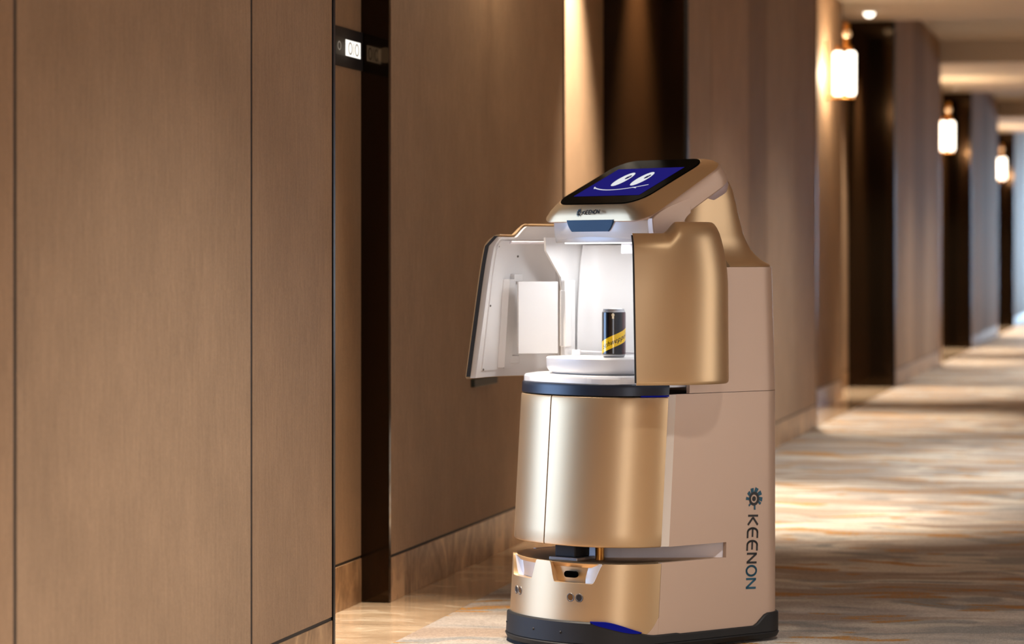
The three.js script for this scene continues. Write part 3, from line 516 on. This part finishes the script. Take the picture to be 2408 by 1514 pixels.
// --- head
{
  const O = [0.978, 0.092], vy = 0.427, vz = -0.904, ny = 0.904, nz = 0.427;
  const S = (u, v, n) => [u, O[0] + v * vy + n * ny, O[1] + v * vz + n * nz];
  const rr = (hw, v0, v1, r, nOf, bow = 0, N = 14) => { // rounded rectangle in the slanted plane, anticlockwise seen from above
    const out = [], c = [[hw - r, v1 - r, 0], [-hw + r, v1 - r, 1], [-hw + r, v0 + r, 2], [hw - r, v0 + r, 3]];
    for (const [cu, cv, k] of c) for (let i = 0; i <= N; i++) { const a = (k + i / N) * Math.PI / 2, u = cu + r * Math.cos(a); let v = cv + r * Math.sin(a); if (v < v0 + r) v += bow * Math.pow(u / hw, 2) * clamp((v0 + r - v) / r, 0, 1); out.push([u, v]); }
    // subdivide the straight sides so that heights can vary along them
    const res = []; for (let i = 0; i < out.length; i++) { const a = out[i], b = out[(i + 1) % out.length], L = Math.hypot(b[0] - a[0], b[1] - a[1]), m = i % (N + 1) === N ? 14 : 1; for (let k = 0; k < m; k++) { let u = lerp(a[0], b[0], k / m), v = lerp(a[1], b[1], k / m); if (i === 2 * (N + 1) + N && m > 1) v += bow * (Math.pow(u / hw, 2) - Math.pow(a[0] / hw, 2) * 1) * 1; res.push([u, v]); } }
    return res.map(([u, v]) => S(u, v, nOf(v)));
  };
  const cr = v => lerp(-0.0305, -0.013, clamp((v + 0.022) / 0.27));
  const top = [rr(0.1475, -0.002, 0.243, 0.054, () => 0), rr(0.1505, -0.0045, 0.2455, 0.055, () => -0.0015), rr(0.158, -0.012, 0.250, 0.05, v => cr(v) * 0.28), rr(0.174, -0.0185, 0.254, 0.05, v => cr(v) * 0.64), rr(0.1855, -0.0245, 0.254, 0.052, v => cr(v))];
  const head = mesh('head_shell', loft([...top].reverse(), 0.35), M.gold, robot);
  const th = v => lerp(0.004, 0.045, smooth(-0.02, 0.055, v));
  const band = [rr(0.1850, -0.0225, 0.2535, 0.052, v => cr(v)), rr(0.1872, -0.0225, 0.258, 0.052, v => cr(v) - 0.002 - th(v) * 0.05), rr(0.1875, -0.0225, 0.266, 0.052, v => cr(v) - th(v) * 0.62), rr(0.1865, -0.0215, 0.264, 0.052, v => cr(v) - th(v) * 0.95), rr(0.183, -0.019, 0.260, 0.05, v => cr(v) - th(v) * 1.03)];
  mesh('side_band', loft([...band].reverse(), 0.5), M.beige, robot);
  // legs of the side band reaching down in front of the neck
  for (const s of [-1, 1]) { const p = new THREE.Shape(); p.moveTo(0.080, 0.944); p.quadraticCurveTo(0.079, 0.92, 0.073, 0.899); p.lineTo(-0.002, 0.899); p.lineTo(-0.006, 0.922); p.quadraticCurveTo(-0.008, 0.946, -0.03, 0.958); p.lineTo(-0.03, 0.992); p.lineTo(0.025, 0.974); p.quadraticCurveTo(0.066, 0.958, 0.080, 0.944); const g = new THREE.ExtrudeGeometry(p, { depth: 0.014, bevelEnabled: true, bevelSize: 0.002, bevelThickness: 0.002, bevelSegments: 2, curveSegments: 12 }); g.rotateY(-Math.PI / 2); g.translate(s > 0 ? 0.1855 : -0.164, 0, s > 0 ? 0 : -0.05); mesh('side_leg', g, M.beige, robot); }
  // white housing under the brow
  const hr = (y, w, f) => supRing(y, w, 0.0, f, 0.05, 3.4);
  mesh('sensor_housing', loft([hr(0.897, 0.174, 0.094), hr(0.905, 0.178, 0.099), hr(0.93, 0.180, 0.101), hr(0.944, 0.180, 0.100)]), M.white, robot);
  { const q = new THREE.Shape(); q.moveTo(-0.079, 0.0135); q.lineTo(0.079, 0.0135); q.quadraticCurveTo(0.074, -0.002, 0.062, -0.011); q.lineTo(-0.062, -0.011); q.quadraticCurveTo(-0.074, -0.002, -0.079, 0.0135);
    const g = new THREE.ExtrudeGeometry(q, { depth: 0.004, bevelEnabled: true, bevelSize: 0.0008, bevelThickness: 0.0008, bevelSegments: 1, curveSegments: 10, steps: 1 }); const w = mesh('camera_window', g, M.window, robot); w.position.set(0, 0.929, 0.0985); }
  // screen
  const gl = mesh('screen_glass', loft([rr(0.1455, 0.0, 0.241, 0.053, () => -0.001), rr(0.1455, 0.0, 0.241, 0.053, () => 0.0012), rr(0.144, 0.0015, 0.2395, 0.052, () => 0.0018)], 0.3), M.glass, robot);
  const cv = document.createElement('canvas'); cv.width = 800; cv.height = 500; const c = cv.getContext('2d');
  c.fillStyle = '#241f78'; c.fillRect(0, 0, 800, 500); c.fillStyle = '#f6f7fb';
  for (const x of [276, 508]) { c.fillStyle = '#f6f7fb'; c.beginPath(); c.ellipse(x, 198, 66, 122, 0, 0, 7); c.fill(); c.fillStyle = '#231f50'; c.beginPath(); c.ellipse(x + 22, 160, 21, 36, 0, 0, 7); c.fill(); c.fillStyle = '#a8acc4'; c.fillRect(x + 16, 140, 9, 14); }
  c.strokeStyle = '#f0f1f8'; c.lineWidth = 13; c.lineCap = 'round'; c.beginPath(); c.moveTo(84, 342); c.quadraticCurveTo(330, 455, 700, 312); c.stroke(); c.lineWidth = 10; c.beginPath(); c.moveTo(74, 330); c.lineTo(104, 362); c.stroke(); c.beginPath(); c.moveTo(560, 352); c.lineTo(612, 366); c.stroke();
  const tex = new THREE.CanvasTexture(cv); tex.colorSpace = THREE.SRGBColorSpace;
  const g = new THREE.BufferGeometry(), v0 = 0.0415, v1 = 0.192, hw = 0.1125, n0 = 0.0022;
  g.setAttribute('position', new THREE.Float32BufferAttribute([...S(-hw, v0, n0), ...S(hw, v0, n0), ...S(hw, v1, n0), ...S(-hw, v1, n0)], 3)); g.setAttribute('uv', new THREE.Float32BufferAttribute([0, 0, 1, 0, 1, 1, 0, 1], 2)); g.setIndex([0, 1, 2, 0, 2, 3]); g.computeVertexNormals();
  mesh('face_display', g, new THREE.MeshPhysicalMaterial({ color: 0x000000, roughness: 0.4, specularIntensity: 0, emissiveMap: tex, emissive: 0xffffff, emissiveIntensity: 0.85 }), gl);
  // rear grip under the band
  mesh('rear_grip', loft([rr(0.168, 0.17, 0.240, 0.03, () => -0.082), rr(0.178, 0.162, 0.25, 0.034, () => -0.078), rr(0.1835, 0.157, 0.256, 0.036, () => -0.066), rr(0.183, 0.157, 0.256, 0.036, () => -0.05)], 0.6), M.grip, robot);
}
// --- lettering: flat strokes
function strokes(list, w, depth) { // list of [ [x,y]... ] polylines -> thin raised ribbons in the xy plane
  const gs = [];
  for (const pl of list) for (let i = 0; i + 1 < pl.length; i++) {
    const [a, b] = [pl[i], pl[i + 1]], dx = b[0] - a[0], dy = b[1] - a[1], L = Math.hypot(dx, dy), g = new THREE.BoxGeometry(L + w * (pl.length > 3 ? 0.55 : 0), w, depth); g.rotateZ(Math.atan2(dy, dx)); g.translate((a[0] + b[0]) / 2, (a[1] + b[1]) / 2, depth / 2); gs.push(g);
  }
  return mergeGeometries(gs.map(clean));
}
const arc = (cx, cy, rx, ry, a0, a1, n = 12) => lin(a0, a1, n).map(a => [cx + rx * Math.cos(a), cy + ry * Math.sin(a)]);
const GL = { // unit glyphs, 1 wide and 1 high
  K: [[[0.08, 0], [0.08, 1]], [[0.95, 1], [0.25, 0.5]], [[0.25, 0.5], [0.95, 0]]],
  E: [[[0.95, 1], [0.45, 1], ...arc(0.45, 0.5, 0.38, 0.5, Math.PI / 2, Math.PI * 1.5, 10), [0.95, 0]], [[0.08, 0.5], [0.9, 0.5]]],
  N: [[[0.08, 0], [0.08, 1]], [[0.08, 0.97], [0.92, 0.03]], [[0.92, 0], [0.92, 1]]],
  O: [[...arc(0.5, 0.5, 0.46, 0.5, 0, Math.PI * 2, 22)]],
};
function word(txt, w, h, adv, st, depth, mats, parent, place) {
  [...txt].forEach((ch, i) => { const g = strokes(GL[ch].map(pl => pl.map(([x, y]) => [x * w + i * adv, (y - 0.5) * h])), st, depth); place(mesh('letter', g, mats(i), parent)); });
}
function gearLogo(parent, r, depth, place) {
  const ring = new THREE.RingGeometry(r * 0.40, r * 0.66, 36), dot = new THREE.CircleGeometry(r * 0.24, 24);
  place(mesh('logo_ring', [ring, dot].map(g => g.translate(0, 0, depth)), M.ink, parent));
  const teeth = [];
  for (const [a, w, l] of [[-1.57, 0.30, 1.0], [-2.2, 0.4, 0.95], [-2.8, 0.42, 1.0], [2.85, 0.44, 1.04], [2.2, 0.45, 1.06], [1.55, 0.42, 1.05], [1.1, 0.26, 0.98], [0.15, 0.24, 1.02], [-0.75, 0.2, 0.9]]) {
    const s = new THREE.Shape(); s.moveTo(r * 0.6, -r * w * 0.32); s.lineTo(r * l, -r * w * 0.62); s.lineTo(r * (l + 0.06), r * w * 0.35); s.lineTo(r * 0.6, r * w * 0.5); s.closePath(); const g = new THREE.ShapeGeometry(s); g.rotateZ(a); g.translate(0, 0, depth * 0.9); teeth.push(g);
  }
  place(mesh('logo_teeth', teeth, M.teal, parent));
}
{ // on the side: reads downwards
  const side = new THREE.Group(); side.name = 'side_lettering'; side.position.set(BW + 0.0002, 0.285, -0.189); robot.add(side);
  // word direction is down, letter tops point to the back
  const b = new THREE.Matrix4().makeBasis(V(0, -1, 0.045).normalize(), V(0, -0.045, -1).normalize(), V(1, 0, 0));
  const place = m => { m.applyMatrix4(b); };
  word('KEENON', 0.0235, 0.030, 0.0282, 0.0047, 0.0006, i => i < 4 ? M.ink : M.teal, side, place);
  gearLogo(side, 0.0235, 0.0006, m => { m.geometry.translate(-0.036, 0.001, 0); place(m); });
}
{ // small on the brow
  const brow = new THREE.Group(); brow.name = 'brow_lettering'; brow.position.set(-0.024, 0.9595, 0.1028); brow.rotation.set(-0.3, -0.1, 0); robot.add(brow);
  word('KEENON', 0.0095, 0.0088, 0.0112, 0.002, 0.0006, () => M.ink, brow, m => m);
  gearLogo(brow, 0.0088, 0.0006, m => { m.position.set(-0.0135, 0, 0); });
}
// ------------------------------------------------------------------ drink can on the tray
{
  const lx = 0.035, lz = 0.062, wx = rwx + lx * Math.cos(ROBOT_TURN) + lz * Math.sin(ROBOT_TURN), wz = rwz - lx * Math.sin(ROBOT_TURN) + lz * Math.cos(ROBOT_TURN);
  const t = thing('drink_can', 'slim black and yellow soft drink can standing on the white robot tray', 'can', [wx, 0.6374, wz]);
  const cv = document.createElement('canvas'); cv.width = 1024; cv.height = 640; const c = cv.getContext('2d');
  c.fillStyle = '#15100f'; c.fillRect(0, 0, 1024, 640); c.fillStyle = '#4a1216'; c.fillRect(640, 0, 150, 640); c.fillRect(60, 0, 60, 640);
  c.save(); c.translate(512, 425); c.transform(1, -0.42, 0, 1, 0, 0); c.fillStyle = '#f4c40c'; c.fillRect(-300, -82, 640, 164);
  c.fillStyle = '#2a2008'; c.font = 'italic bold 84px sans-serif'; c.textAlign = 'center'; c.textBaseline = 'middle'; c.fillText('Schweppes', 20, 6, 400); c.restore();
  c.fillStyle = '#c9b48a'; c.beginPath(); c.arc(500, 80, 22, 0, 7); c.fill(); c.fillRect(486, 96, 30, 34);
  const tex = new THREE.CanvasTexture(cv); tex.colorSpace = THREE.SRGBColorSpace;
  const bodyG = lathe([[0.0262, 0.006], [0.0268, 0.009], [0.0268, 0.098], [0.0262, 0.1005]], 48);
  { const p = bodyG.attributes.position, q = bodyG.attributes.uv; for (let i = 0; i < p.count; i++) q.setY(i, p.getY(i) / 0.108); }
  const b = mesh('can_body', bodyG, new THREE.MeshPhysicalMaterial({ map: tex, roughness: 0.25, metalness: 0.15, clearcoat: 0.6 }), t);
  b.rotation.y = 0;
  const al = M.steel;
  mesh('can_base', lathe([[0.0001, 0.003], [0.018, 0.003], [0.0205, 0], [0.0225, 0.0002], [0.0262, 0.006]], 48), al, t);
  const lid = mesh('can_lid', lathe([[0.0262, 0.1005], [0.0236, 0.1055], [0.0240, 0.1075], [0.0228, 0.1078], [0.0218, 0.105], [0.0001, 0.1045]], 48), al, t);
  const tab = new RoundedBoxGeometry(0.011, 0.0012, 0.02, 2, 0.0005); const tm = mesh('pull_tab', tab, al, lid); tm.position.set(0, 0.1062, 0.004);
  t.rotation.y = 0.178 + Math.PI; // print turned towards the corridor
}
renderer.render(scene, camera);
